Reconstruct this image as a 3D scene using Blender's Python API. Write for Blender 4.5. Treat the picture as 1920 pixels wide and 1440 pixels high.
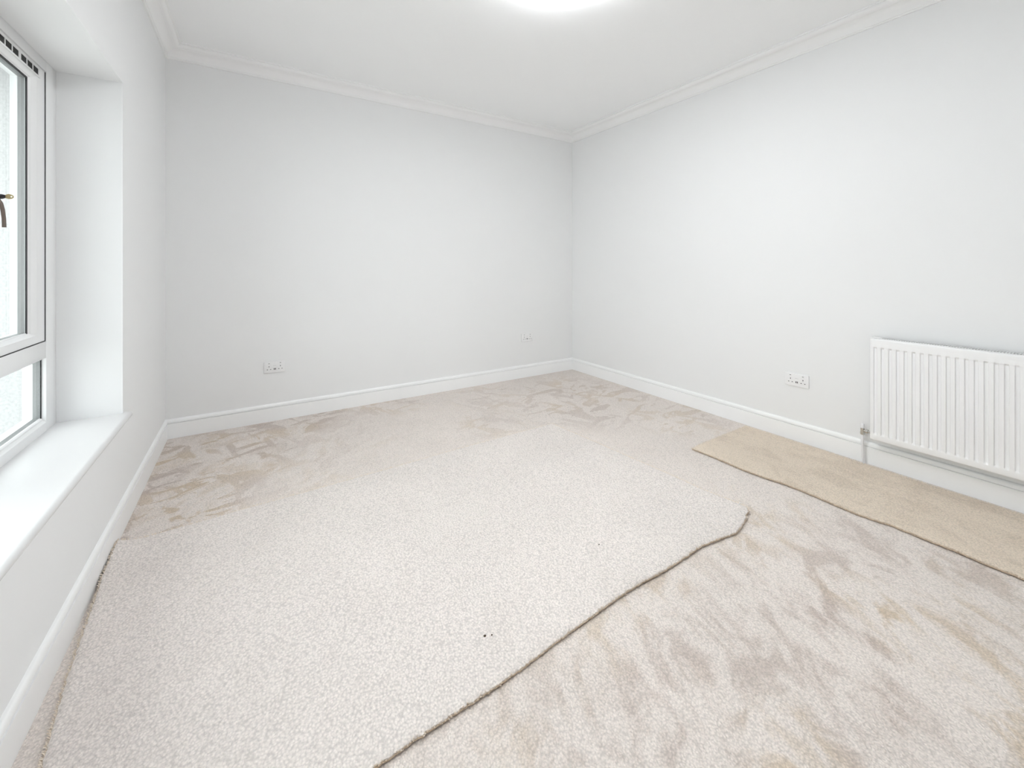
import bpy, bmesh, math, random
from mathutils import Vector, Matrix

# ------------------------------------------------------------------ camera, sky, exposure
S = bpy.context.scene
for o in list(bpy.data.objects):
    bpy.data.objects.remove(o)
C = S.collection
FPX, YAW, HORIZON, EYE = 775.92, math.radians(32.3407), 499.67, 1.2   # image taken as 1920 x 1440
cd = bpy.data.cameras.new('camera')
cam = bpy.data.objects.new('camera', cd); C.objects.link(cam)
cd.sensor_fit = 'HORIZONTAL'; cd.sensor_width = 36.0
cd.lens = FPX / 1920 * 36.0
cd.shift_y = -(720 - HORIZON) / 1920
cd.clip_start = 0.01
cam.location = (0, 0, EYE)
cam.rotation_euler = (math.radians(90), 0, -YAW)
S.camera = cam

w = bpy.data.worlds.new('overcast_sky'); S.world = w; w.use_nodes = True
bg = w.node_tree.nodes['Background']
bg.inputs[0].default_value = (0.965, 0.98, 1.0, 1)
SKY = 3.5
bg.inputs[1].default_value = SKY
LAMP = 80.0         # emission strength of the lamp's two light rings (undersides)
HALO = 20.0           # weak glow of their upper edges

S.view_settings.view_transform = 'Standard'
S.view_settings.look = 'None'
S.view_settings.exposure = 0.45
S.view_settings.gamma = 1.0
S.view_settings.use_curve_mapping = False

S.cycles.max_bounces = 12; S.cycles.diffuse_bounces = 7      # a white room: many bounces of light
S.cycles.transparent_max_bounces = 24; S.cycles.adaptive_threshold = 0.02

# ------------------------------------------------------------------ room measures (metres)
XL, XR, YB, YF, ZC = -0.498, 3.190, 3.720, -0.660, 2.745
SK = 0.015                       # skirting thickness
OY0, OY1, OZ0, OZ1 = 0.475, 2.585, 0.500, 2.050   # window opening in the left wall
FX0, FX1 = -0.713, -0.783        # window frame, room face and outer face
XOUT = -1.02                     # outer face of the masonry

# ------------------------------------------------------------------ materials
MATS = {}
def nodes_of(name):
    m = bpy.data.materials.new(name); m.use_nodes = True
    nt = m.node_tree
    return m, nt, nt.nodes['Principled BSDF']

def plain(name, col, rough=0.5, metal=0.0, spec=0.5, var=0.02, scale=6.0, bump=0.0, bscale=200.0, coat=0.0):
    """one paint / plastic / metal with a faint tone variation and optional fine relief"""
    if name in MATS: return MATS[name]
    m, nt, b = nodes_of(name)
    tc = nt.nodes.new('ShaderNodeTexCoord')
    n = nt.nodes.new('ShaderNodeTexNoise'); n.inputs['Scale'].default_value = scale; n.inputs['Detail'].default_value = 1
    nt.links.new(tc.outputs['Object'], n.inputs['Vector'])
    r = nt.nodes.new('ShaderNodeMix'); r.data_type = 'RGBA'
    r.inputs[6].default_value = (*[max(0, c * (1 - var)) for c in col], 1)
    r.inputs[7].default_value = (*[min(1, c * (1 + var)) for c in col], 1)
    nt.links.new(n.outputs['Fac'], r.inputs[0]); nt.links.new(r.outputs[2], b.inputs['Base Color'])
    b.inputs['Roughness'].default_value = rough; b.inputs['Metallic'].default_value = metal
    b.inputs['Specular IOR Level'].default_value = spec
    b.inputs['Coat Weight'].default_value = coat
    if bump:
        n2 = nt.nodes.new('ShaderNodeTexNoise'); n2.inputs['Scale'].default_value = bscale; n2.inputs['Detail'].default_value = 4
        nt.links.new(tc.outputs['Object'], n2.inputs['Vector'])
        bp = nt.nodes.new('ShaderNodeBump'); bp.inputs['Strength'].default_value = bump; bp.inputs['Distance'].default_value = 0.004
        nt.links.new(n2.outputs['Fac'], bp.inputs['Height']); nt.links.new(bp.outputs['Normal'], b.inputs['Normal'])
    MATS[name] = m
    return m

def emitter(name, col, strength):
    m, nt, b = nodes_of(name)
    b.inputs['Base Color'].default_value = (0.9, 0.9, 0.9, 1)
    b.inputs['Emission Color'].default_value = (*col, 1)
    b.inputs['Emission Strength'].default_value = strength
    MATS[name] = m
    return m

def glass_mat():
    m = bpy.data.materials.new('window_glass'); m.use_nodes = True
    nt = m.node_tree; nt.nodes.clear()
    out = nt.nodes.new('ShaderNodeOutputMaterial')
    tr = nt.nodes.new('ShaderNodeBsdfTransparent'); tr.inputs[0].default_value = (0.97, 0.985, 0.98, 1)
    gl = nt.nodes.new('ShaderNodeBsdfGlossy'); gl.inputs['Roughness'].default_value = 0.02
    mx = nt.nodes.new('ShaderNodeMixShader')
    # Schlick reflection, the same from both faces of the pane
    ge = nt.nodes.new('ShaderNodeNewGeometry')
    dt = nt.nodes.new('ShaderNodeVectorMath'); dt.operation = 'DOT_PRODUCT'
    nt.links.new(ge.outputs['Incoming'], dt.inputs[0]); nt.links.new(ge.outputs['Normal'], dt.inputs[1])
    last = dt.outputs['Value']
    for op, val in (('ABSOLUTE', None), ('SUBTRACT', 1.0), ('POWER', 5.0), ('MULTIPLY_ADD', 0.55)):
        m_ = nt.nodes.new('ShaderNodeMath'); m_.operation = op
        if op == 'SUBTRACT': m_.inputs[0].default_value = val; nt.links.new(last, m_.inputs[1])
        else:
            nt.links.new(last, m_.inputs[0])
            if val is not None: m_.inputs[1].default_value = val
            if op == 'MULTIPLY_ADD': m_.inputs[2].default_value = 0.03
        last = m_.outputs[0]
    nt.links.new(last, mx.inputs[0])
    nt.links.new(tr.outputs[0], mx.inputs[1]); nt.links.new(gl.outputs[0], mx.inputs[2])
    nt.links.new(mx.outputs[0], out.inputs[0])
    return m

def carpet(name, light, dark, marks, speck=0.20, bump=0.85, tuft=150.0, base_marks=0.25, mark_rot=0.93, seed=0.0, crisp=None, dark2=None):
    """cut-pile carpet: twisted tufts (fine tone and relief), brushed pile marks.
    marks: list of (x, y, radius, strength) areas where feet and hoover brushed the pile the other way"""
    m, nt, b = nodes_of(name)
    N, L = nt.nodes.new, nt.links.new
    def math_(op, a=None, c=None, clamp=False):
        n = N('ShaderNodeMath'); n.operation = op; n.use_clamp = clamp
        for i, v in enumerate((a, c)):
            if v is None: continue
            if isinstance(v, (int, float)): n.inputs[i].default_value = v
            else: L(v, n.inputs[i])
        return n.outputs[0]
    def mapr(src, a, c, d=0.0, e=1.0, smooth=True):
        n = N('ShaderNodeMapRange'); n.interpolation_type = 'SMOOTHSTEP' if smooth else 'LINEAR'
        L(src, n.inputs['Value'])
        for k, v in (('From Min', a), ('From Max', c), ('To Min', d), ('To Max', e)): n.inputs[k].default_value = v
        return n.outputs[0]
    tc = N('ShaderNodeTexCoord')
    def noise(scale, detail, rot=None, sc=None, dist=0.0, rough=0.5, off=0.0):
        n = N('ShaderNodeTexNoise'); n.inputs['Scale'].default_value = scale; n.inputs['Detail'].default_value = detail
        n.inputs['Distortion'].default_value = dist; n.inputs['Roughness'].default_value = rough
        mp = N('ShaderNodeMapping'); mp.inputs['Location'].default_value = (seed + off, seed * 1.7 - off, 0)
        src = tc.outputs['Object']
        if rot is not None:                       # turn first so that strokes of this direction lie along x, then stretch
            mr = N('ShaderNodeMapping'); mr.inputs['Rotation'].default_value = (0, 0, -rot)
            L(src, mr.inputs['Vector']); src = mr.outputs[0]
        if sc: mp.inputs['Scale'].default_value = sc
        L(src, mp.inputs['Vector']); L(mp.outputs[0], n.inputs['Vector'])
        return n.outputs['Fac']
    # areas with brush marks
    def area(lst):
        mk = None
        for x, y, r, k in lst:
            vd = N('ShaderNodeVectorMath'); vd.operation = 'DISTANCE'
            L(tc.outputs['Object'], vd.inputs[0]); vd.inputs[1].default_value = (x, y, 0)
            v = mapr(vd.outputs['Value'], r * 0.4, r, k, 0.0)
            mk = v if mk is None else math_('MAXIMUM', mk, v)
        return mk
    def amount(st, lst, base):
        mk = area(lst)
        return math_('MULTIPLY', st, base if mk is None else math_('MAXIMUM', mk, base))
    soft = math_('ADD', mapr(noise(5.6, 4, mark_rot, (0.75, 1.15, 1.0), 0.9, 0.62), 0.46, 0.66),
                 math_('MULTIPLY', mapr(noise(10.0, 2, mark_rot + 0.25, (0.5, 1.3, 1.0), 0.4, 0.6, 5.0), 0.48, 0.70), 0.6), True)
    amt = amount(soft, marks, base_marks)
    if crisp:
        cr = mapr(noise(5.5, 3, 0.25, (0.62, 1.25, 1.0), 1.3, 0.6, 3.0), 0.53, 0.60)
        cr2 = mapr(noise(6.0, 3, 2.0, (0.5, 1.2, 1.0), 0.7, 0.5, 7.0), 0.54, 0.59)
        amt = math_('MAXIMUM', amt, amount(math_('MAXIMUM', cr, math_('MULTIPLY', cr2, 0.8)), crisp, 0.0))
    cloud = noise(1.6, 1, None, None, 0.3, 0.5, 11.0)
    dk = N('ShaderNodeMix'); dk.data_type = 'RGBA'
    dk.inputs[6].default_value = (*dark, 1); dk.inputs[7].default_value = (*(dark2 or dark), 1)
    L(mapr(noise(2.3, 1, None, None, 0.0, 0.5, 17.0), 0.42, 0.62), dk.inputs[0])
    mix = N('ShaderNodeMix'); mix.data_type = 'RGBA'
    mix.inputs[6].default_value = (*light, 1); L(dk.outputs[2], mix.inputs[7])
    L(amt, mix.inputs[0])
    # tufts
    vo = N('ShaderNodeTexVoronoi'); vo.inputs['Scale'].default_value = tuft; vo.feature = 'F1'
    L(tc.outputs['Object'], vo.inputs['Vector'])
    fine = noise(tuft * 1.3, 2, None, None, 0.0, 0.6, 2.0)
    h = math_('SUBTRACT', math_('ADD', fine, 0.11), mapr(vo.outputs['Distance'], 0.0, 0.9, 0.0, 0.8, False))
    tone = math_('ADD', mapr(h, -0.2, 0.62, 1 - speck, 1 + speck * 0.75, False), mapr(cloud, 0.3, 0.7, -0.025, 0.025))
    mul = N('ShaderNodeVectorMath'); mul.operation = 'SCALE'
    L(mix.outputs[2], mul.inputs[0]); L(tone, mul.inputs['Scale'])
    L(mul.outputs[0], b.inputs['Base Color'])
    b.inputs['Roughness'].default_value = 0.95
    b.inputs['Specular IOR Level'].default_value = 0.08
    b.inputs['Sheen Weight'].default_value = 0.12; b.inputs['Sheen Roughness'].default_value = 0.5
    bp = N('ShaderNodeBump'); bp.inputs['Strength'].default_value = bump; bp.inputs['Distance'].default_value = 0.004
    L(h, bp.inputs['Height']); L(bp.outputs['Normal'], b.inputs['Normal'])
    MATS[name] = m
    return m

wall_m = plain('white_wall_paint', (0.848, 0.853, 0.856), 0.75, spec=0.25, var=0.006, scale=1.5)
ceil_m = plain('white_ceiling_paint', (0.948, 0.954, 0.960), 0.85, spec=0.2, var=0.006, scale=1.5)
trim_m = plain('white_satin_trim', (0.938, 0.944, 0.948), 0.35, var=0.008, scale=3)
corn_m = plain('white_cornice_paint', (0.91, 0.91, 0.91), 0.7, spec=0.3, var=0.006, scale=3)
upvc = plain('white_upvc', (0.84, 0.845, 0.85), 0.28, var=0.006, scale=4)
sill_m = plain('white_gloss_sill', (0.76, 0.76, 0.765), 0.25, var=0.006, scale=4)
rubber = plain('black_gasket', (0.02, 0.02, 0.022), 0.6, var=0.2, scale=30)
spacer_m = plain('grey_spacer_bar', (0.24, 0.245, 0.245), 0.45, metal=0.4, var=0.05, scale=20)
dark_m = plain('dark_vent_inside', (0.025, 0.025, 0.025), 0.8, var=0.2, scale=30)
handle_m = plain('antique_bronze_metal', (0.20, 0.17, 0.145), 0.35, metal=0.75, var=0.10, scale=40)
brass_m = plain('brass', (0.36, 0.29, 0.16), 0.45, metal=0.7, var=0.06, scale=40)
black_m = plain('black_plastic', (0.03, 0.03, 0.035), 0.4, var=0.1, scale=30)
rad_m = plain('white_enamel', (0.90, 0.90, 0.905), 0.3, var=0.006, scale=4)
galv_shade_m = plain('shade_dark_galvanised_steel', (0.10, 0.10, 0.10), 0.6, metal=0.3, var=0.1, scale=20)  # steel colour darkened to stand in for shade inside the radiator
chrome = plain('chrome', (0.62, 0.61, 0.58), 0.18, metal=1.0, var=0.04, scale=30)
pipe_m = plain('white_plastic_pipe', (0.83, 0.83, 0.85), 0.35, var=0.01, scale=10)
sock_m = plain('white_moulded_plastic', (0.86, 0.86, 0.865), 0.3, var=0.006, scale=10)
hole_m = plain('socket_hole', (0.05, 0.05, 0.052), 0.7, var=0.1, scale=60)
print_m = plain('grey_print', (0.55, 0.55, 0.56), 0.6, var=0.05, scale=60)
rough_m = plain('white_roughcast', (0.50, 0.50, 0.50), 0.9, spec=0.2, var=0.32, scale=120, bump=1.0, bscale=70)
extsill_m = plain('white_masonry_paint', (0.82, 0.82, 0.82), 0.7, var=0.02, scale=12)
ground_m = plain('pale_bounce_ground', (0.66, 0.655, 0.645), 0.9, var=0.25, scale=25, bump=0.6, bscale=90)  # unseen ground, made pale to bounce daylight up to soffit and ceiling
glass_m = glass_mat()
ring_m = emitter('lit_acrylic', (0.955, 0.98, 1.0), LAMP)
halo_m = emitter('dim_acrylic_edge', (0.955, 0.98, 1.0), HALO)
lampw_m = plain('white_lamp_metal', (0.82, 0.82, 0.82), 0.4, var=0.006, scale=10)
lampe_m = plain('brushed_lamp_edge', (0.55, 0.55, 0.56), 0.3, metal=0.8, var=0.04, scale=40)
jute_m = plain('jute_backing', (0.64, 0.51, 0.38), 0.95, spec=0.1, var=0.25, scale=180, bump=0.8, bscale=260)
yarn_m = plain('cut_yarn', (0.80, 0.705, 0.60), 0.95, spec=0.1, var=0.18, scale=160)
fluff_m = plain('dark_fluff', (0.09, 0.07, 0.05), 0.95, spec=0.1, var=0.3, scale=300)
thread_m = plain('white_thread', (0.80, 0.79, 0.77), 0.9, var=0.05, scale=100)

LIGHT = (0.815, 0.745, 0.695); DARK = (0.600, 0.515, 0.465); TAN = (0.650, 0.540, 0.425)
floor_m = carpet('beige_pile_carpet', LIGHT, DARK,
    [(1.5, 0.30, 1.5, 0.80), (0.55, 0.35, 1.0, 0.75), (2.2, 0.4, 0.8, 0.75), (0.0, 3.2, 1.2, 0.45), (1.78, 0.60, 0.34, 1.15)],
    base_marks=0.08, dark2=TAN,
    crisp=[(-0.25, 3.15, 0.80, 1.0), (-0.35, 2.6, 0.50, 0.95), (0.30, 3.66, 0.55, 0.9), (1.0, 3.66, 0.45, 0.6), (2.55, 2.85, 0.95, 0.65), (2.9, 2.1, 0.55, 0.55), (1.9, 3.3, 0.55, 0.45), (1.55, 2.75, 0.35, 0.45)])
pale_m = carpet('pale_offcut_pile', (0.835, 0.775, 0.735), (0.72, 0.645, 0.59), [], base_marks=0.12, speck=0.21, bump=0.9, tuft=135, seed=4.0)
tan_m = carpet('tan_offcut_pile', (0.785, 0.678, 0.560), (0.63, 0.525, 0.42), [], base_marks=0.45, speck=0.19, bump=0.8, tuft=150, mark_rot=1.45, seed=8.0)

# ------------------------------------------------------------------ mesh helpers
def box(bm, lo, hi, bev=0.0, seg=2):
    lo, hi = Vector(lo), Vector(hi)
    r = bmesh.ops.create_cube(bm, size=1.0, matrix=Matrix.Translation((lo + hi) / 2) @ Matrix.Diagonal((*[max(1e-5, abs(a - b)) for a, b in zip(lo, hi)], 1)))
    if bev:
        es = list({e for v in r['verts'] for e in v.link_edges})
        bmesh.ops.bevel(bm, geom=es, offset=bev, segments=seg, profile=0.5, affect='EDGES')
    return bm

def prism(bm, poly, frame, a0, a1, mitre=None, caps=True):
    """poly: list of (u, v); frame(u, v, a) -> point; extruded from a0 to a1; mitre(u) -> (shift0, shift1)"""
    n = len(poly); r0, r1 = [], []
    for u, v in poly:
        s0, s1 = mitre(u) if mitre else (0, 0)
        r0.append(bm.verts.new(frame(u, v, a0 + s0))); r1.append(bm.verts.new(frame(u, v, a1 - s1)))
    for i in range(n):
        j = (i + 1) % n
        bm.faces.new((r0[i], r0[j], r1[j], r1[i]))
    if caps:
        bm.faces.new(list(reversed(r0))); bm.faces.new(r1)
    return bm

def tube(bm, pts, rad, seg=12, caps=True, flat=None):
    """tube along points; rad a number or list; flat scales the second cross axis"""
    pts = [Vector(p) for p in pts]; n = len(pts)
    rads = rad if isinstance(rad, (list, tuple)) else [rad] * n
    rings = []; up = None
    for i, p in enumerate(pts):
        t = (pts[min(i + 1, n - 1)] - pts[max(i - 1, 0)]).normalized()
        if up is None:
            up = Vector((0, 1, 0)) if abs(t.y) < 0.9 else Vector((1, 0, 0))
        a = (up - t * up.dot(t)).normalized(); c = t.cross(a); up = a
        rings.append([bm.verts.new(p + (a * math.cos(q) + c * math.sin(q) * (flat or 1.0)) * rads[i]) for q in [2 * math.pi * k / seg for k in range(seg)]])
    for i in range(n - 1):
        for k in range(seg):
            l = (k + 1) % seg
            bm.faces.new((rings[i][k], rings[i][l], rings[i + 1][l], rings[i + 1][k]))
    if caps:
        bm.faces.new(list(reversed(rings[0]))); bm.faces.new(rings[-1])
    return bm

def ring_shape(bm, outer, inner, z0, z1):
    """flat frame between two closed outlines of equal length"""
    n = len(outer)
    V = [[bm.verts.new((x, y, z)) for x, y in o] for o, z in ((outer, z0), (inner, z0), (outer, z1), (inner, z1))]
    for i in range(n):
        j = (i + 1) % n
        bm.faces.new((V[0][i], V[0][j], V[1][j], V[1][i])); bm.faces.new((V[2][j], V[2][i], V[3][i], V[3][j]))
        bm.faces.new((V[0][j], V[0][i], V[2][i], V[2][j])); bm.faces.new((V[1][i], V[1][j], V[3][j], V[3][i]))
    return bm

def finish(name, bm, mat, parent=None, smooth=0.6, recalc=True):
    if recalc: bmesh.ops.recalc_face_normals(bm, faces=bm.faces[:])
    me = bpy.data.meshes.new(name); bm.to_mesh(me); bm.free()
    me.materials.append(mat)
    if smooth:
        me.polygons.foreach_set('use_smooth', [True] * len(me.polygons))
        me.set_sharp_from_angle(angle=smooth)
    o = bpy.data.objects.new(name, me); C.objects.link(o)
    if parent: o.parent = parent
    return o

def B(): return bmesh.new()
def empty(name, loc=(0, 0, 0), rz=0.0):
    o = bpy.data.objects.new(name, None); C.objects.link(o)
    o.location = loc; o.rotation_euler = (0, 0, rz); o.empty_display_size = 0.05
    return o
def tag(o, label, cat, group=None):
    o['label'] = label; o['category'] = cat
    if group: o['group'] = group
    return o
def struct(o, label=None, cat=None):
    o['kind'] = 'structure'
    if label: o['label'] = label
    if cat: o['category'] = cat
    return o

# ------------------------------------------------------------------ the room shell
bm = B(); box(bm, (XL, YF, -0.06), (XR, YB, 0.0))
struct(finish('floor', bm, floor_m, smooth=0), 'beige cut-pile fitted carpet with brushed pile marks', 'floor')
bm = B(); box(bm, (XL - 0.1, YF - 0.1, ZC), (XR + 0.1, YB + 0.1, ZC + 0.12))
struct(finish('ceiling', bm, ceil_m, smooth=0), 'plain white painted ceiling with coved edge', 'ceiling')
bm = B(); box(bm, (XL - 0.1, YB, -0.06), (XR + 0.1, YB + 0.12, ZC))
struct(finish('wall_back', bm, wall_m, smooth=0), 'plain white painted wall with two sockets', 'wall')
bm = B(); box(bm, (XR, YF - 0.1, -0.06), (XR + 0.12, YB, ZC))
struct(finish('wall_right', bm, wall_m, smooth=0), 'plain white painted wall behind the radiator', 'wall')
bm = B(); box(bm, (XL - 0.1, YF - 0.12, -0.06), (XR, YF, ZC))
struct(finish('wall_front', bm, wall_m, smooth=0), 'plain white painted wall facing the two-socket wall', 'wall')
bm = B()
for (y0, y1, z0, z1) in ((YF, OY0, -0.06, ZC), (OY1, YB, -0.06, ZC), (OY0, OY1, -0.06, OZ0), (OY0, OY1, OZ1, ZC)):
    box(bm, (FX1, y0, z0), (XL, y1, z1))
struct(finish('wall_left', bm, wall_m, smooth=0), 'white painted wall with the deep window recess', 'wall')
# outer masonry leaf, roughcast, with its own window opening
ey0, ey1, ez0, ez1 = OY0 + 0.06, OY1 - 0.06, OZ0 - 0.02, OZ1 - 0.03
bm = B()
for (y0, y1, z0, z1) in ((YF - 0.4, ey0, -0.4, ZC + 0.4), (ey1, YB + 0.4, -0.4, ZC + 0.4), (ey0, ey1, -0.4, ez0), (ey0, ey1, ez1, ZC + 0.4)):
    box(bm, (XOUT, y0, z0), (FX1 - 0.001, y1, z1))
struct(finish('wall_exterior', bm, rough_m, smooth=0), 'white roughcast outside wall seen through the window', 'wall')
bm = B(); box(bm, (-14, -12, -0.5), (XOUT - 0.001, 16, -0.4))
struct(finish('ground', bm, ground_m, smooth=0), 'unseen pale ground outside the window, bouncing daylight in', 'ground')

# skirting boards: flat face, quirk, rounded top
def skirt_poly():
    p = [(0, 0), (SK, 0), (SK, 0.1030), (SK - 0.0100, 0.1035), (SK - 0.0100, 0.1092), (SK - 0.0015, 0.1097)]
    for k in range(7):
        t = k / 6 * math.pi / 2
        p.append((0.0035 + (SK - 0.0050) * math.cos(t), 0.111 + 0.022 * math.sin(t)))
    p += [(0.0, 0.134)]
    return p
def frames(side):
    return {'left': lambda u, v, a: (XL + u, a, v), 'right': lambda u, v, a: (XR - u, a, v),
            'back': lambda u, v, a: (a, YB - u, v), 'front': lambda u, v, a: (a, YF + u, v)}[side]
SPAN = {'left': (YF, YB), 'right': (YF, YB), 'back': (XL, XR), 'front': (XL, XR)}
for side in ('left', 'back', 'right', 'front'):
    bm = B(); prism(bm, skirt_poly(), frames(side), *SPAN[side], mitre=lambda u: (u, u))
    struct(finish('baseboard_' + side, bm, trim_m, smooth=0.5), 'white moulded skirting board along the ' + {'left': 'window', 'back': 'two-socket', 'right': 'radiator', 'front': 'near'}[side] + ' wall', 'skirting board')
# coving: bead, concave cove, ovolo and fillet at the ceiling
def cove_poly():
    H, D = 0.098, 0.094
    p = [(0, -H), (0.010, -H), (0.0125, -H + 0.003), (0.0125, -H + 0.009), (0.016, -H + 0.0105)]
    for k in range(9):
        t = k / 8 * math.pi / 2
        p.append((0.016 + 0.040 * (1 - math.cos(t)), -H + 0.0125 + 0.050 * math.sin(t)))
    p.append((0.060, -0.0350))
    for k in range(7):
        t = k / 6 * math.pi / 2
        p.append((0.060 + 0.024 * math.sin(t), -0.0335 + 0.021 * (1 - math.cos(t))))
    p += [(0.0845, -0.009), (D, -0.008), (D, 0.0), (0, 0)]
    return [(u, ZC + v) for u, v in p]
for i, side in enumerate(('left', 'back', 'right', 'front')):
    bm = B(); prism(bm, cove_poly(), frames(side), *SPAN[side], mitre=lambda u: (u, u))
    struct(finish('trim_%d' % (i + 1), bm, corn_m, smooth=0.5), 'white stepped coving above the ' + {'left': 'window', 'back': 'two-socket', 'right': 'radiator', 'front': 'near'}[side] + ' wall', 'coving')

# ------------------------------------------------------------------ window
win = empty('window_1', (FX0, OY1, OZ0))
struct(win, 'white plastic casement window with trickle vent and low fixed pane', 'window')
def wpart(name, bm, mat, parent=win, **k):
    bmesh.ops.translate(bm, verts=bm.verts[:], vec=(-FX0, -OY1, -OZ0))
    return finish(name, bm, mat, parent, **k)
JY = 2.482                        # inner edge of the far jamb
MY0, MY1 = 1.800, 1.872           # mullion
TZ0, TZ1 = 0.821, 0.891           # transom
HZ, BZ = 2.006, 0.574             # head underside, bottom rail top
bv = 0.003
bm = B(); box(bm, (FX1, JY, OZ0), (FX0, OY1, OZ1), bv); wpart('frame_jamb', bm, upvc)
bm = B(); box(bm, (FX1, OY0, OZ0), (FX0, OY0 + 0.1, OZ1), bv); wpart('frame_jamb', bm, upvc)
bm = B(); box(bm, (FX1, OY0 + 0.1, HZ), (FX0, JY, OZ1), bv); wpart('frame_head', bm, upvc)
bm = B(); box(bm, (FX1, MY0, BZ), (FX0, MY1, HZ), bv); wpart('mullion', bm, upvc)
bm = B(); box(bm, (FX1, MY1, TZ0), (FX0, JY, TZ1), bv); wpart('transom', bm, upvc)
# bottom rail with a sloping glazing bead
def rail_prism(prof, y0, y1):
    b_ = B(); prism(b_, prof, lambda u, v, a: (u, a, v), y0, y1); return b_
bm = rail_prism([(FX1, OZ0), (FX0, OZ0), (FX0, BZ - 0.018), (FX0 - 0.004, BZ - 0.014), (FX0 - 0.010, BZ - 0.010), (FX0 - 0.011, BZ - 0.004), (FX0 - 0.016, BZ), (FX1, BZ)], OY0 + 0.1, JY)
wpart('frame_bottom_rail', bm, upvc, smooth=0.35)

def glazing(y0, y1, z0, z1, xf, parent, nm='pane'):
    """double glazed unit: two panes, grey spacer bar, black gasket in front"""
    for x in (xf, xf - 0.024):
        b_ = B(); box(b_, (x - 0.003, y0 - 0.006, z0 - 0.006), (x, y1 + 0.006, z1 + 0.006)); wpart(nm, b_, glass_m, parent, smooth=0)
    b_ = B()
    oy0, oy1, oz0, oz1 = y0 - 0.012, y1 + 0.012, z0 - 0.012, z1 + 0.012
    e = 0.001
    for lo, hi in (((oy0, oz0), (y0 + e, oz1)), ((y1 - e, oz0), (oy1, oz1)), ((y0, oz0), (y1, z0 + e)), ((y0, z1 - e), (y1, oz1))):
        box(b_, (xf - 0.0208, lo[0], lo[1]), (xf - 0.0032, hi[0], hi[1]))
    wpart('spacer_bar', b_, spacer_m, parent, smooth=0)
    b_ = B()
    g = 0.004
    for lo, hi in (((y0 - g, z0 - g), (y0 + g, z1 + g)), ((y1 - g, z0 - g), (y1 + g, z1 + g)), ((y0 + g, z1 - 0.003), (y1 - g, z1 + g))):
        box(b_, (xf + 0.0002, lo[0], lo[1]), (xf + 0.004, hi[0], hi[1]))
    wpart('gasket', b_, rubber, parent, smooth=0)

# opening sash: four bevelled rails, mitred
SX0, SX1 = FX0 - 0.004, FX1 + 0.006
sy0, sy1, sz0, sz1 = MY1 + 0.004, JY - 0.004, TZ1 + 0.003, HZ - 0.003     # outer
gy0, gy1, gz0, gz1 = 2.000, 2.366, 0.941, 1.934                          # visible glass
sash = empty('opening_sash'); sash.parent = win
prof = [(0.0, SX1), (0.0, SX0 - 0.003), (0.003, SX0), (0.66, SX0), (0.70, SX0 - 0.003), (0.86, SX0 - 0.010), (0.90, SX0 - 0.014), (1.0, SX0 - 0.017), (1.0, SX1)]
def srail(kind):
    b_ = B(); r0, r1 = [], []
    for t, x in prof:
        y_a, y_b = sy0 + (gy0 - sy0) * t, sy1 + (gy1 - sy1) * t
        z_a, z_b = sz0 + (gz0 - sz0) * t, sz1 + (gz1 - sz1) * t
        ends = {'bottom': ((y_a, z_a), (y_b, z_a)), 'top': ((y_a, z_b), (y_b, z_b)), 'near': ((y_a, z_a), (y_a, z_b)), 'far': ((y_b, z_a), (y_b, z_b))}[kind]
        r0.append(b_.verts.new((x, *ends[0]))); r1.append(b_.verts.new((x, *ends[1])))
    n = len(prof)
    for i in range(n):
        j = (i + 1) % n
        b_.faces.new((r0[i], r0[j], r1[j], r1[i]))
    b_.faces.new(list(reversed(r0))); b_.faces.new(r1)
    return b_
for kd, nm in (('bottom', 'bottom_rail'), ('top', 'top_rail'), ('near', 'stile'), ('far', 'stile')):
    wpart(nm, srail(kd), upvc, sash, smooth=0.3)
glazing(gy0, gy1, gz0, gz1, SX0 - 0.019, sash)
# black weather gasket in the gap round the sash
bm = B()
for lo, hi in (((JY - 0.0042, sz0), (JY + 0.0008, sz1)), ((MY1 - 0.0008, sz0), (MY1 + 0.0042, sz1)), ((MY1, TZ1 - 0.0008), (JY, TZ1 + 0.0032))):
    box(bm, (SX1, lo[0], lo[1]), (FX0 - 0.0022, hi[0], hi[1]))
wpart('weather_gasket', bm, rubber, win, smooth=0)
glazing(MY1 + 0.002, JY, BZ, TZ0, FX0 - 0.018, win)
glazing(OY0 + 0.102, MY0 - 0.002, BZ, HZ, FX0 - 0.018, win)
# trickle vent on the top rail of the sash: slots cut in a white cover strip
vent = empty('trickle_vent'); vent.parent = win
vz0, vz1, vx = 1.9655, 1.9895, FX0 - 0.0015
ends = [2.412 - 0.0515 * k - (0.012 if k > 2 else 0) - (0.012 if k > 5 else 0) - (0.012 if k > 8 else 0) for k in range(8)]
slots = [(e_ - 0.046, e_) for e_ in ends]
vy0, vy1 = slots[-1][0] - 0.02, 2.43
bm = B(); box(bm, (SX0 + 0.0002, vy0, vz1), (vx, vy1, vz1 + 0.008), 0.002); wpart('cover_edge', bm, upvc, vent)
bm = B(); box(bm, (SX0 + 0.0002, vy0, vz0 - 0.008), (vx, vy1, vz0), 0.002); wpart('cover_edge', bm, upvc, vent)
cuts = [vy1] + [v for s in slots for v in (s[1], s[0])] + [vy0]
for k in range(0, len(cuts), 2):
    bm = B(); box(bm, (SX0 + 0.0002, cuts[k + 1], vz0), (vx, cuts[k], vz1)); wpart('slot_divider', bm, upvc, vent, smooth=0)
bm = B(); box(bm, (SX0 + 0.0001, vy0 + 0.01, vz0), (SX0 + 0.0008, vy1 - 0.01, vz1)); wpart('slot_inside', bm, dark_m, vent, smooth=0)
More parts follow.
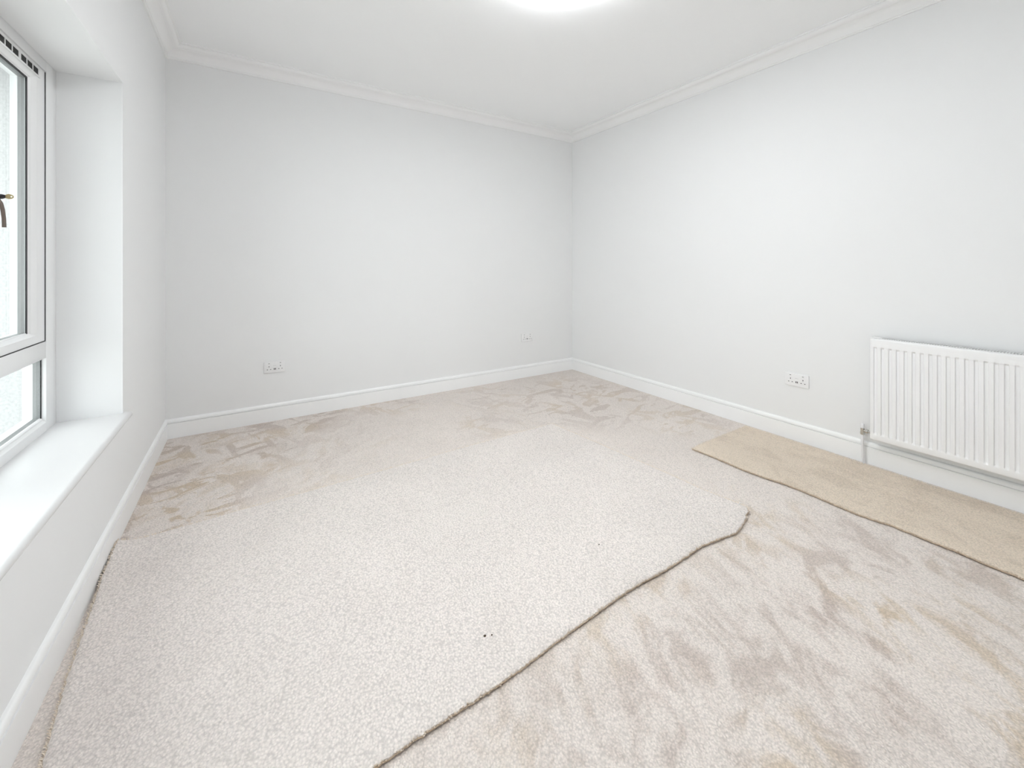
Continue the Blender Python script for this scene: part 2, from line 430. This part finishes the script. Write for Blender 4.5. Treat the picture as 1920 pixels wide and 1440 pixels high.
# lockable handle with its key
hy, hz = 1.947, 1.412
hd = empty('handle'); hd.parent = win
bm = B(); box(bm, (SX0 + 0.0002, hy - 0.014, hz - 0.035), (SX0 + 0.011, hy + 0.014, hz + 0.035), 0.004, 3); wpart('handle_base', bm, handle_m, hd)
bm = B()
path = [(SX0 + 0.010, hy, hz + 0.012), (-0.690, hy, hz + 0.012), (-0.676, hy, hz + 0.009), (-0.666, hy, hz + 0.001), (-0.659, hy + 0.003, hz - 0.014), (-0.656, hy + 0.006, hz - 0.034), (-0.655, hy + 0.010, hz - 0.060), (-0.6555, hy + 0.014, hz - 0.088)]
tube(bm, path, [0.010, 0.0095, 0.009, 0.0085, 0.008, 0.0078, 0.0076, 0.0078], 14, flat=0.62); wpart('lever', bm, handle_m, hd)
bm = B(); tube(bm, [(-0.672, hy, hz + 0.006), (-0.655, hy, hz + 0.007), (-0.648, hy, hz + 0.0075)], [0.0085, 0.0075, 0.0045], 14); wpart('lock_button', bm, black_m, hd)
bm = B()
out = [(-0.640 + 0.0095 * math.cos(a), hz + 0.008 + 0.0078 * math.sin(a)) for a in [2 * math.pi * k / 24 for k in range(24)]]
inn = [(-0.6355 + 0.0022 * math.cos(a), hz + 0.008 + 0.0022 * math.sin(a)) for a in [2 * math.pi * k / 24 for k in range(24)]]
ring_shape(bm, out, inn, -0.0012, 0.0012)
bmesh.ops.transform(bm, matrix=Matrix(((1, 0, 0, 0), (0, 0, 1, hy), (0, 1, 0, 0), (0, 0, 0, 1))), verts=bm.verts[:])
wpart('key', bm, brass_m, hd)
# sill board inside with a bullnose, sloping painted sill outside
bm = B()
zt, th, xn = 0.520, 0.028, XL + 0.030
pr = [(FX0 - 0.002, zt - th), (FX0 - 0.002, zt)]
for k in range(9):
    a = math.pi / 2 - math.pi * k / 8
    pr.append((xn - th / 2 + th / 2 * math.cos(a), zt - th / 2 + th / 2 * math.sin(a)))
prism(bm, pr, lambda u, v, a: (u, a, v), OY0 + 0.001, OY1 - 0.001)
hornp = [(XL + 0.0005, zt - th), (XL + 0.0005, zt)] + pr[2:]
prism(bm, hornp, lambda u, v, a: (u, a, v), OY1 - 0.001, OY1 + 0.022)
prism(bm, hornp, lambda u, v, a: (u, a, v), OY0 - 0.022, OY0 + 0.001)
wpart('window_sill', bm, sill_m, win, smooth=0.5)
bm = B()
prism(bm, [(XOUT - 0.04, ez0 - 0.08), (XOUT - 0.04, ez0 - 0.015), (FX1 - 0.002, ez0 + 0.055), (FX1 - 0.002, ez0 - 0.08)], lambda u, v, a: (u, a, v), ey0 + 0.001, ey1 - 0.001)
wpart('outer_sill', bm, extsill_m, win, smooth=0)

# ------------------------------------------------------------------ ceiling light: two overlapping square light rings
def rsq(cx, cy, h, r, n=7):
    p = []
    for sx, sy, a0 in ((1, 1, 0), (-1, 1, 90), (-1, -1, 180), (1, -1, 270)):
        for k in range(n + 1):
            a = math.radians(a0 + 90 * k / n)
            p.append((cx + sx * (h - r) + r * math.cos(a), cy + sy * (h - r) + r * math.sin(a)))
    return p
lcx, lcy = 1.346, 1.532
lamp = tag(empty('ceiling_light', (lcx, lcy, ZC)), 'flush white ceiling light of two overlapping rounded squares, lit', 'ceiling light')
bm = B(); tube(bm, [(0, 0, 0), (0, 0, -0.012), (0, 0, -0.040)], [0.13, 0.13, 0.115], 40); finish('base_plate', bm, lampw_m, lamp, smooth=0.5)
for k, (dx, dy, zb) in enumerate(((-0.077, 0.074, -0.085), (0.077, -0.076, -0.066))):
    z0, z1 = zb, zb + 0.026
    rg = empty('light_ring', (0, 0, 0)); rg.parent = lamp
    bm = B(); ring_shape(bm, rsq(dx, dy, 0.217, 0.034), rsq(dx, dy, 0.190, 0.020), z0, z1); df = finish('diffuser', bm, ring_m, rg, smooth=0.5)
    df.data.materials.append(halo_m)
    for f in df.data.polygons:
        if f.normal.z > -0.9: f.material_index = 1
    bm = B(); ring_shape(bm, rsq(dx, dy, 0.2205, 0.037), rsq(dx, dy, 0.2175, 0.0345), z0 - 0.001, z0 + 0.010); finish('metal_rim', bm, lampe_m, rg, smooth=0.5)
    bm = B(); ps = rsq(dx, dy, 0.1895, 0.0195)
    prism(bm, ps, lambda u, v, a: (u, v, a), z0 + 0.006, z1); finish('inner_panel', bm, lampw_m, rg, smooth=0.5)
bm = B(); tube(bm, [(0, 0, -0.039), (0, 0, -0.061)], 0.05, 24); finish('stem', bm, lampw_m, lamp)

# ------------------------------------------------------------------ radiator
RX, RY0, RY1, RZ0, RZ1 = 3.106, -0.263, 0.938, 0.178, 0.774
rad = tag(empty('radiator', (XR, (RY0 + RY1) / 2, 0)), 'white ribbed panel radiator mounted on the wall above the skirting', 'radiator')
def rpart(name, bm, mat, parent=rad, **k):
    bmesh.ops.translate(bm, verts=bm.verts[:], vec=(-XR, -(RY0 + RY1) / 2, 0)); return finish(name, bm, mat, parent, **k)
PITCH, DEP = 0.03335, 0.0075
ys = [RY0, RY0 + 0.002, RY0 + 0.005]
n_ch = int((RY1 - RY0 - 0.03) / PITCH)
chan = []
for k in range(n_ch):
    a = RY1 - 0.016 - k * PITCH
    chan.append((a - 0.0175, a))
yv = {RY0, RY0 + 0.003, RY1 - 0.003, RY1}
for c0, c1 in chan:
    for t in (0, 0.0010, 0.0020, 0.0030, 0.0145, 0.0155, 0.0165, 0.0175): yv.add(round(c0 + t, 6))
yv = sorted(yv)
def chd(y):
    for c0, c1 in chan:
        if c0 <= y <= c1:
            d = min(y - c0, c1 - y)
            t = min(1, d / 0.0030); return t * t * (3 - 2 * t)
    return 0.0
zr = [0, 0.002, 0.006, 0.030, 0.033, 0.037, 0.041, 0.045, 0.10, 0.5, 0.535, 0.540, 0.5435, 0.547, 0.550, 0.566, 0.569, 0.573, 0.589, 0.593, RZ1 - RZ0]
def zm(z):
    lo = min(1, max(0, (z - 0.031) / 0.014)); hi = min(1, max(0, (0.549 - z) / 0.009))
    f = lambda t: t * t * (3 - 2 * t)
    return f(lo) * f(hi)
def panel_x(y, z):
    x = RX + DEP * chd(y) * zm(z)
    e = min(z, RZ1 - RZ0 - z); x += 0.004 * max(0, 1 - e / 0.005) ** 2
    e2 = min(y - RY0, RY1 - y); x += 0.0035 * max(0, 1 - e2 / 0.004) ** 2
    if 0.5655 < z < 0.5735: x += 0.0012
    return x
bm = B()
G = [[bm.verts.new((panel_x(y, z), y, RZ0 + z)) for y in yv] for z in zr]
for i in range(len(zr) - 1):
    for j in range(len(yv) - 1):
        bm.faces.new((G[i][j], G[i][j + 1], G[i + 1][j + 1], G[i + 1][j]))
back = [(RX + 0.016, y, z) for y, z in ((RY0, RZ0), (RY1, RZ0), (RY1, RZ1), (RY0, RZ1))]
bk = [bm.verts.new(p) for p in back]
bm.faces.new(bk)
bm.faces.new([g for g in G[0]] + [bk[1], bk[0]]); bm.faces.new([g for g in reversed(G[-1])] + [bk[3], bk[2]])
bm.faces.new([G[i][0] for i in reversed(range(len(zr)))] + [bk[0], bk[3]]); bm.faces.new([G[i][-1] for i in range(len(zr))] + [bk[2], bk[1]])
rpart('front_panel', bm, rad_m, smooth=0.9)
# convector fins behind, side panels, top grille
bm = B(); zz = []
for k in range(96):
    y = RY1 - 0.02 - k * 0.0122
    zz.append((RX + 0.018 if k % 2 else RX + 0.044, y))
for (x0, y0), (x1, y1) in zip(zz[:-1], zz[1:]):
    a, b_, c_, d_ = [bm.verts.new(p) for p in ((x0, y0, RZ0 + 0.04), (x1, y1, RZ0 + 0.04), (x1, y1, RZ1 - 0.05), (x0, y0, RZ1 - 0.05))]
    bm.faces.new((a, b_, c_, d_))
rpart('convector_fins', bm, galv_shade_m, smooth=0, recalc=False)
for y0 in (RY1 - 0.0015, RY0 - 0.0005):
    bm = B(); box(bm, (RX + 0.0165, y0, RZ0 + 0.03), (RX + 0.060, y0 + 0.002, RZ1 + 0.001), 0.0008); rpart('side_panel', bm, rad_m)
gx0, gx1, gz = RX + 0.008, RX + 0.070, RZ1 + 0.0012
bm = B()
box(bm, (gx0, RY0, gz), (gx0 + 0.006, RY1, gz + 0.0025)); box(bm, (gx1 - 0.003, RY0, gz - 0.0005), (gx1, RY1, gz + 0.0025))
box(bm, (gx0, RY1 - 0.045, gz), (gx1, RY1, gz + 0.0024)); box(bm, (gx0, RY0, gz), (gx1, RY0 + 0.045, gz + 0.0024))
k = 0
while RY1 - 0.045 - k * 0.0105 > RY0 + 0.045:
    y = RY1 - 0.045 - k * 0.0105
    box(bm, (gx0 + 0.004, y - 0.0032, gz + 0.0010), (gx1 - 0.003, y, gz + 0.0022)); k += 1
rpart('top_grille', bm, rad_m, smooth=0)
bm = B(); box(bm, (RX + 0.052, RY0 + 0.01, RZ0 + 0.05), (RX + 0.0585, RY1 - 0.01, RZ1 - 0.001)); rpart('back_panel', bm, galv_shade_m, smooth=0)  # dark sheet raised behind the grille so its slots read as shaded
for y in (RY1 - 0.16, RY0 + 0.16):
    bm = B(); box(bm, (RX + 0.0585, y - 0.015, RZ0 + 0.06), (XR - 0.0002, y + 0.015, RZ1 - 0.06), 0.001); rpart('wall_bracket', bm, rad_m)
# lockshield valve, tail and pipe
vxp, vyp, vzp = 3.147, 0.986, 0.205
val = empty('valve'); val.parent = rad
bm = B(); tube(bm, [(vxp, vyp, vzp - 0.026), (vxp, vyp, vzp - 0.020), (vxp, vyp, vzp - 0.0195), (vxp, vyp, vzp + 0.012), (vxp, vyp, vzp + 0.0125), (vxp, vyp, vzp + 0.016)], [0.009, 0.009, 0.0105, 0.0105, 0.009, 0.009], 20); rpart('valve_body', bm, chrome, val, smooth=0.5)
bm = B(); tube(bm, [(vxp, vyp, vzp - 0.024), (vxp, vyp, vzp - 0.012)], 0.0125, 6); rpart('compression_nut', bm, chrome, val, smooth=0)
bm = B(); tube(bm, [(vxp, vyp - 0.006, vzp), (vxp - 0.004, RY1 + 0.001, vzp)], 0.0075, 16); rpart('valve_tail', bm, chrome, val)
bm = B(); tube(bm, [(vxp, vyp - 0.015, vzp), (vxp - 0.001, vyp - 0.028, vzp)], 0.0125, 6); rpart('union_nut', bm, chrome, val, smooth=0)
bm = B(); tube(bm, [(vxp, vyp, vzp + 0.014), (vxp, vyp, vzp + 0.018), (vxp, vyp, vzp + 0.038), (vxp, vyp, vzp + 0.042)], [0.0105, 0.011, 0.009, 0.006], 20); rpart('valve_cap', bm, pipe_m, val, smooth=0.5)
bm = B(); tube(bm, [(vxp, vyp, vzp - 0.02), (vxp, vyp, 0.10), (vxp + 0.001, vyp, 0.06), (vxp + 0.004, vyp - 0.002, 0.03), (vxp + 0.007, vyp - 0.004, 0.0)], 0.0072, 16); rpart('pipe', bm, pipe_m)
bm = B(); tube(bm, [(vxp + 0.007, vyp - 0.004, 0.0005), (vxp + 0.007, vyp - 0.004, 0.004)], [0.012, 0.0095], 20); rpart('pipe_collar', bm, pipe_m)

# ------------------------------------------------------------------ double sockets with two charging ports
def make_socket():
    """built flat: u to the right, w up, n towards the room (-y); origin on the wall at the plate's middle"""
    root = empty('double_socket')
    bm = B(); box(bm, (-0.073, -0.0095, -0.043), (0.073, -0.0002, 0.043), 0.0035, 3); finish('faceplate', bm, sock_m, root, smooth=0.5)
    yf = -0.0095
    def inset(name, u, w, a, h, mat, d=0.0006, b=0.0):
        q = B(); box(q, (u - a / 2, yf - d, w - h / 2), (u + a / 2, yf + 0.001, w + h / 2), b); return finish(name, q, mat, root, smooth=0 if not b else 0.5)
    for s in (-1, 1):
        u = s * 0.0385
        r = inset('rocker_switch', u, 0.0285, 0.013, 0.018, sock_m, 0.0022, 0.0008)
        q = B(); box(q, (u - 0.0045, yf - 0.0027, 0.0285), (u + 0.0045, yf - 0.0020, 0.0318)); o = finish('switch_mark', q, hole_m, r, smooth=0)
        inset('pin_hole', u, 0.0055, 0.0042, 0.0085, hole_m)
        inset('pin_hole', u - 0.0111, -0.0165, 0.0068, 0.0044, hole_m)
        inset('pin_hole', u + 0.0111, -0.0165, 0.0068, 0.0044, hole_m)
        inset('usb_port', s * 0.0043, -0.0150, 0.0052, 0.0120, hole_m)
        q = B(); tube(q, [(s * 0.066, yf - 0.0008, 0.0), (s * 0.066, yf + 0.001, 0.0)], 0.0028, 14); finish('screw_cap', q, sock_m, root)
    q = B()
    for k in range(8):
        u = -0.010 + 0.0025 * k; box(q, (u, yf - 0.0003, 0.009 + 0.0014 * math.sin(k / 7 * math.pi)), (u + 0.0018, yf + 0.0005, 0.0112 + 0.0014 * math.sin(k / 7 * math.pi)))
    finish('printed_mark', q, print_m, root, smooth=0)
    return root
def copy_tree(o, parent=None):
    c = o.copy(); C.objects.link(c); c.parent = parent
    for ch in list(o.children): copy_tree(ch, c)
    return c
s1 = make_socket(); GS = 'double wall sockets'
s2 = copy_tree(s1); s3 = copy_tree(s1)
s1.location = (0.163, YB, 0.418); s2.location = (2.545, YB, 0.430)
s3.location = (XR, 1.359, 0.417); s3.rotation_euler = (0, 0, -math.pi / 2)
tag(s1, 'white double socket with dark charging ports, nearer the window corner of the two-socket wall', 'socket', GS)
tag(s2, 'white double socket just beside the corner where the two plain walls meet', 'socket', GS)
tag(s3, 'white double socket on the radiator wall, next to the radiator', 'socket', GS)

# ------------------------------------------------------------------ carpet offcuts
def wob(x, s=0.0):
    return (math.sin(x * 9.1 + s) + 0.6 * math.sin(x * 23.7 + s * 2.1) + 0.4 * math.sin(x * 57.3 + s * 3.7)) / 2.0
def resample(pts, n):
    P = [Vector((*p, 0)) for p in pts]; d = [0]
    for a, b_ in zip(P[:-1], P[1:]): d.append(d[-1] + (b_ - a).length)
    out = []; j = 0
    for i in range(n):
        t = d[-1] * i / (n - 1)
        while j < len(d) - 2 and d[j + 1] < t: j += 1
        f = (t - d[j]) / max(1e-9, d[j + 1] - d[j])
        out.append(P[j].lerp(P[j + 1], min(1, max(0, f))))
    return out
def offcut(root, near, right, far, left, nu, nv, lift, pile_mat, seed, edge_lift, thick=0.0110):
    """Coons patch between four cut edges: rounded pile slab on a jute backing, cut yarn ends along the edges"""
    rnd = random.Random(seed)
    bN, bF, bL, bR = resample(near, nu), resample(far, nu), resample(left, nv), resample(right, nv)
    A, Bc, Cc, D = bN[0], bN[-1], bF[-1], bF[0]
    def pt(i, j):
        u, v = i / (nu - 1), j / (nv - 1)
        return (bN[i] * (1 - v) + bF[i] * v + bL[j] * (1 - u) + bR[j] * u
                - (A * (1 - u) * (1 - v) + Bc * u * (1 - v) + D * (1 - u) * v + Cc * u * v))
    P = [[pt(i, j) for i in range(nu)] for j in range(nv)]
    per = [(0, i) for i in range(nu)] + [(j, nu - 1) for j in range(1, nv)] + [(nv - 1, i) for i in range(nu - 2, -1, -1)] + [(j, 0) for j in range(nv - 2, 0, -1)]
    cen = (A + Bc + Cc + D) / 4
    npz = len(per)
    # fine waviness of the knife cut
    cutn = {}
    for q, (j, i) in enumerate(per):
        a, b_ = per[q - 1], per[(q + 1) % npz]
        t = (P[b_[0]][b_[1]] - P[a[0]][a[1]]).normalized(); nrm = Vector((t.y, -t.x, 0))
        if nrm.dot(P[j][i] - cen) < 0: nrm = -nrm
        cutn[(j, i)] = nrm
        P[j][i] = P[j][i] + nrm * (0.0022 * wob(q * 0.31, seed) + rnd.uniform(-0.0018, 0.0018))
    zl = [[lift(P[j][i].x, P[j][i].y) for i in range(nu)] for j in range(nv)]
    def slab(z_lo, z_hi, rnd_top, inset, jit):
        bm = B(); T = []; Bt = []
        for j in range(nv):
            rt, rb = [], []
            for i in range(nu):
                p = P[j][i]; edge = (j, i) in cutn
                q = p - cutn[(j, i)] * inset if edge else p
                near_edge = min(i, nu - 1 - i, j, nv - 1 - j)
                z = zl[j][i] + z_hi - (rnd_top if edge else 0) + (jit * rnd.uniform(-1, 1))
                rt.append(bm.verts.new((q.x, q.y, z))); rb.append(bm.verts.new((q.x, q.y, zl[j][i] + z_lo)))
            T.append(rt); Bt.append(rb)
        for j in range(nv - 1):
            for i in range(nu - 1):
                bm.faces.new((T[j][i], T[j][i + 1], T[j + 1][i + 1], T[j + 1][i]))
        for q in range(npz):
            a, b_ = per[q], per[(q + 1) % npz]
            bm.faces.new((T[a[0]][a[1]], Bt[a[0]][a[1]], Bt[b_[0]][b_[1]], T[b_[0]][b_[1]]))
        for j in range(nv - 1):
            for i in range(nu - 1):
                bm.faces.new((Bt[j][i], Bt[j + 1][i], Bt[j + 1][i + 1], Bt[j][i + 1]))
        return bm
    finish('pile', slab(0.003, thick, 0.0035, 0.0015, 0.0006), pile_mat, root, smooth=0.9)
    finish('backing', slab(0.0004, 0.0031, 0.0, 0.0, 0.0), jute_m, root, smooth=0)
    # cut yarn ends
    bm = B(); per_pts = []
    for q in range(npz):
        a, b_ = per[q], per[(q + 1) % npz]
        pa, pb = P[a[0]][a[1]], P[b_[0]][b_[1]]; L = (pb - pa).length
        m = max(1, int(L / 0.0042))
        for k in range(m):
            f = (k + rnd.random()) / m
            p = pa.lerp(pb, f); nrm = cutn[a].lerp(cutn[b_], f); z = zl[a[0]][a[1]] * (1 - f) + zl[b_[0]][b_[1]] * f
            t = Vector((-nrm.y, nrm.x, 0))
            for row in range(2):
                r = rnd.uniform(0.0012, 0.0022)
                base = p - nrm * rnd.uniform(0.001, 0.004) + Vector((0, 0, z + 0.0022 + row * 0.003))
                tip = base + nrm * rnd.uniform(0.001, 0.0085) + t * rnd.uniform(-0.003, 0.003) + Vector((0, 0, rnd.uniform(0.0045, 0.0095) * (1.0 - 0.25 * row)))
                vs = [bm.verts.new(base + t * r), bm.verts.new(base + nrm * r), bm.verts.new(base - t * r)]
                ws = [bm.verts.new(tip + t * r * 0.7), bm.verts.new(tip + nrm * r * 0.7), bm.verts.new(tip - t * r * 0.7)]
                for s in range(3):
                    e_ = (s + 1) % 3
                    bm.faces.new((vs[s], vs[e_], ws[e_], ws[s]))
                bm.faces.new(ws)
    o = finish('cut_yarn_edge', bm, yarn_m, root, smooth=0)
    o['kind'] = 'stuff'
    return root

big = tag(empty('carpet_offcut', (0, 0, 0)), 'large pale square-cut carpet offcut lying on the fitted carpet, reaching the window wall', 'carpet offcut')
def lift_big(x, y):
    z = 0.0016 * (wob(x * 0.5, 1.0) + wob(y * 0.6, 2.0)) + 0.0035
    ex = max(0.0, 1 - (x + 0.478) / 0.10); ey = max(0.0, min(1.0, (y - 1.95) / 0.35))
    return max(0.0002, z) + 0.022 * ex * ex * ey
near = [(-0.405, 1.000), (0.247, 1.005), (0.35, 1.009), (0.443, 1.012), (0.557, 1.014), (0.668, 1.020), (0.817, 1.034), (0.936, 1.042), (1.127, 1.054), (1.235, 1.054), (1.372, 1.048), (1.512, 1.051), (1.625, 1.056), (1.737, 1.042), (1.838, 1.026), (1.900, 1.038), (1.983, 1.059)]
right = [(1.983, 1.059), (2.000, 1.073), (2.045, 1.083), (2.068, 1.100), (2.072, 1.125), (2.058, 1.215), (2.042, 1.309), (2.025, 1.572), (1.980, 2.02), (1.931, 2.484)]
far = [(-0.476, 2.395), (0.3, 2.425), (1.1, 2.465), (1.931, 2.484)]
left = [(-0.405, 1.000), (-0.419, 1.426), (-0.434, 1.556), (-0.440, 1.612), (-0.450, 1.72), (-0.457, 1.85), (-0.468, 2.052), (-0.474, 2.148), (-0.477, 2.361), (-0.476, 2.395)]
offcut(big, near, right, far, left, 300, 160, lift_big, pale_m, 5, 0)
th_ = B(); tube(th_, [(2.045, 1.135, 0.017), (2.056, 1.132, 0.022), (2.066, 1.137, 0.023), (2.077, 1.130, 0.019)], [0.0012, 0.002, 0.002, 0.001], 6); finish('loose_thread', th_, thread_m, big)['label'] = 'white loose thread'

strip = tag(empty('carpet_offcut', (0, 0, 0)), 'tan carpet offcut strip lying along the floor below the radiator', 'carpet offcut')
def lift_strip(x, y):
    return max(0.0002, 0.0014 * (wob(x * 0.7, 4.0) + wob(y * 0.8, 5.0)) + 0.0032)
xw = 3.128
near2 = [(2.492, -0.35), (xw, -0.33)]
far2 = [(2.443, 1.659), (2.60, 1.668), (2.944, 1.675), (xw, 1.678)]
left2 = [(2.492, -0.35), (2.490, 0.0), (2.492, 0.294), (2.488, 0.368), (2.495, 0.47), (2.491, 0.553), (2.494, 0.639), (2.496, 0.684), (2.485, 0.705), (2.469, 0.799), (2.474, 0.925), (2.479, 1.026), (2.475, 1.112), (2.452, 1.214), (2.443, 1.329), (2.449, 1.511), (2.443, 1.659)]
right2 = [(xw, -0.33), (xw, 1.678)]
offcut(strip, near2, right2, far2, left2, 90, 240, lift_strip, tan_m, 9, 0)

# ------------------------------------------------------------------ crumbs of fluff on the pale offcut
def crumb(x, y, r, s, label):
    rnd = random.Random(s); bm = B(); bmesh.ops.create_icosphere(bm, subdivisions=2, radius=r)
    for v in bm.verts: v.co = Vector((v.co.x * rnd.uniform(0.8, 1.5), v.co.y * rnd.uniform(0.7, 1.2), v.co.z * 0.6 * rnd.uniform(0.7, 1.2)))
    o = finish('fluff_crumb', bm, fluff_m); o.location = (x, y, lift_big(x, y) + 0.0110 + r * 0.35)
    return tag(o, label, 'fluff', 'crumbs of fluff on the pale offcut')
crumb(0.636, 1.167, 0.0042, 1, 'largest dark crumb of fluff on the pale carpet offcut')
crumb(0.657, 1.159, 0.0026, 2, 'small dark crumb close beside the largest crumb on the pale carpet offcut')
crumb(1.256, 1.291, 0.0028, 3, 'tiny lone dark crumb nearest the rounded corner of the pale carpet offcut')
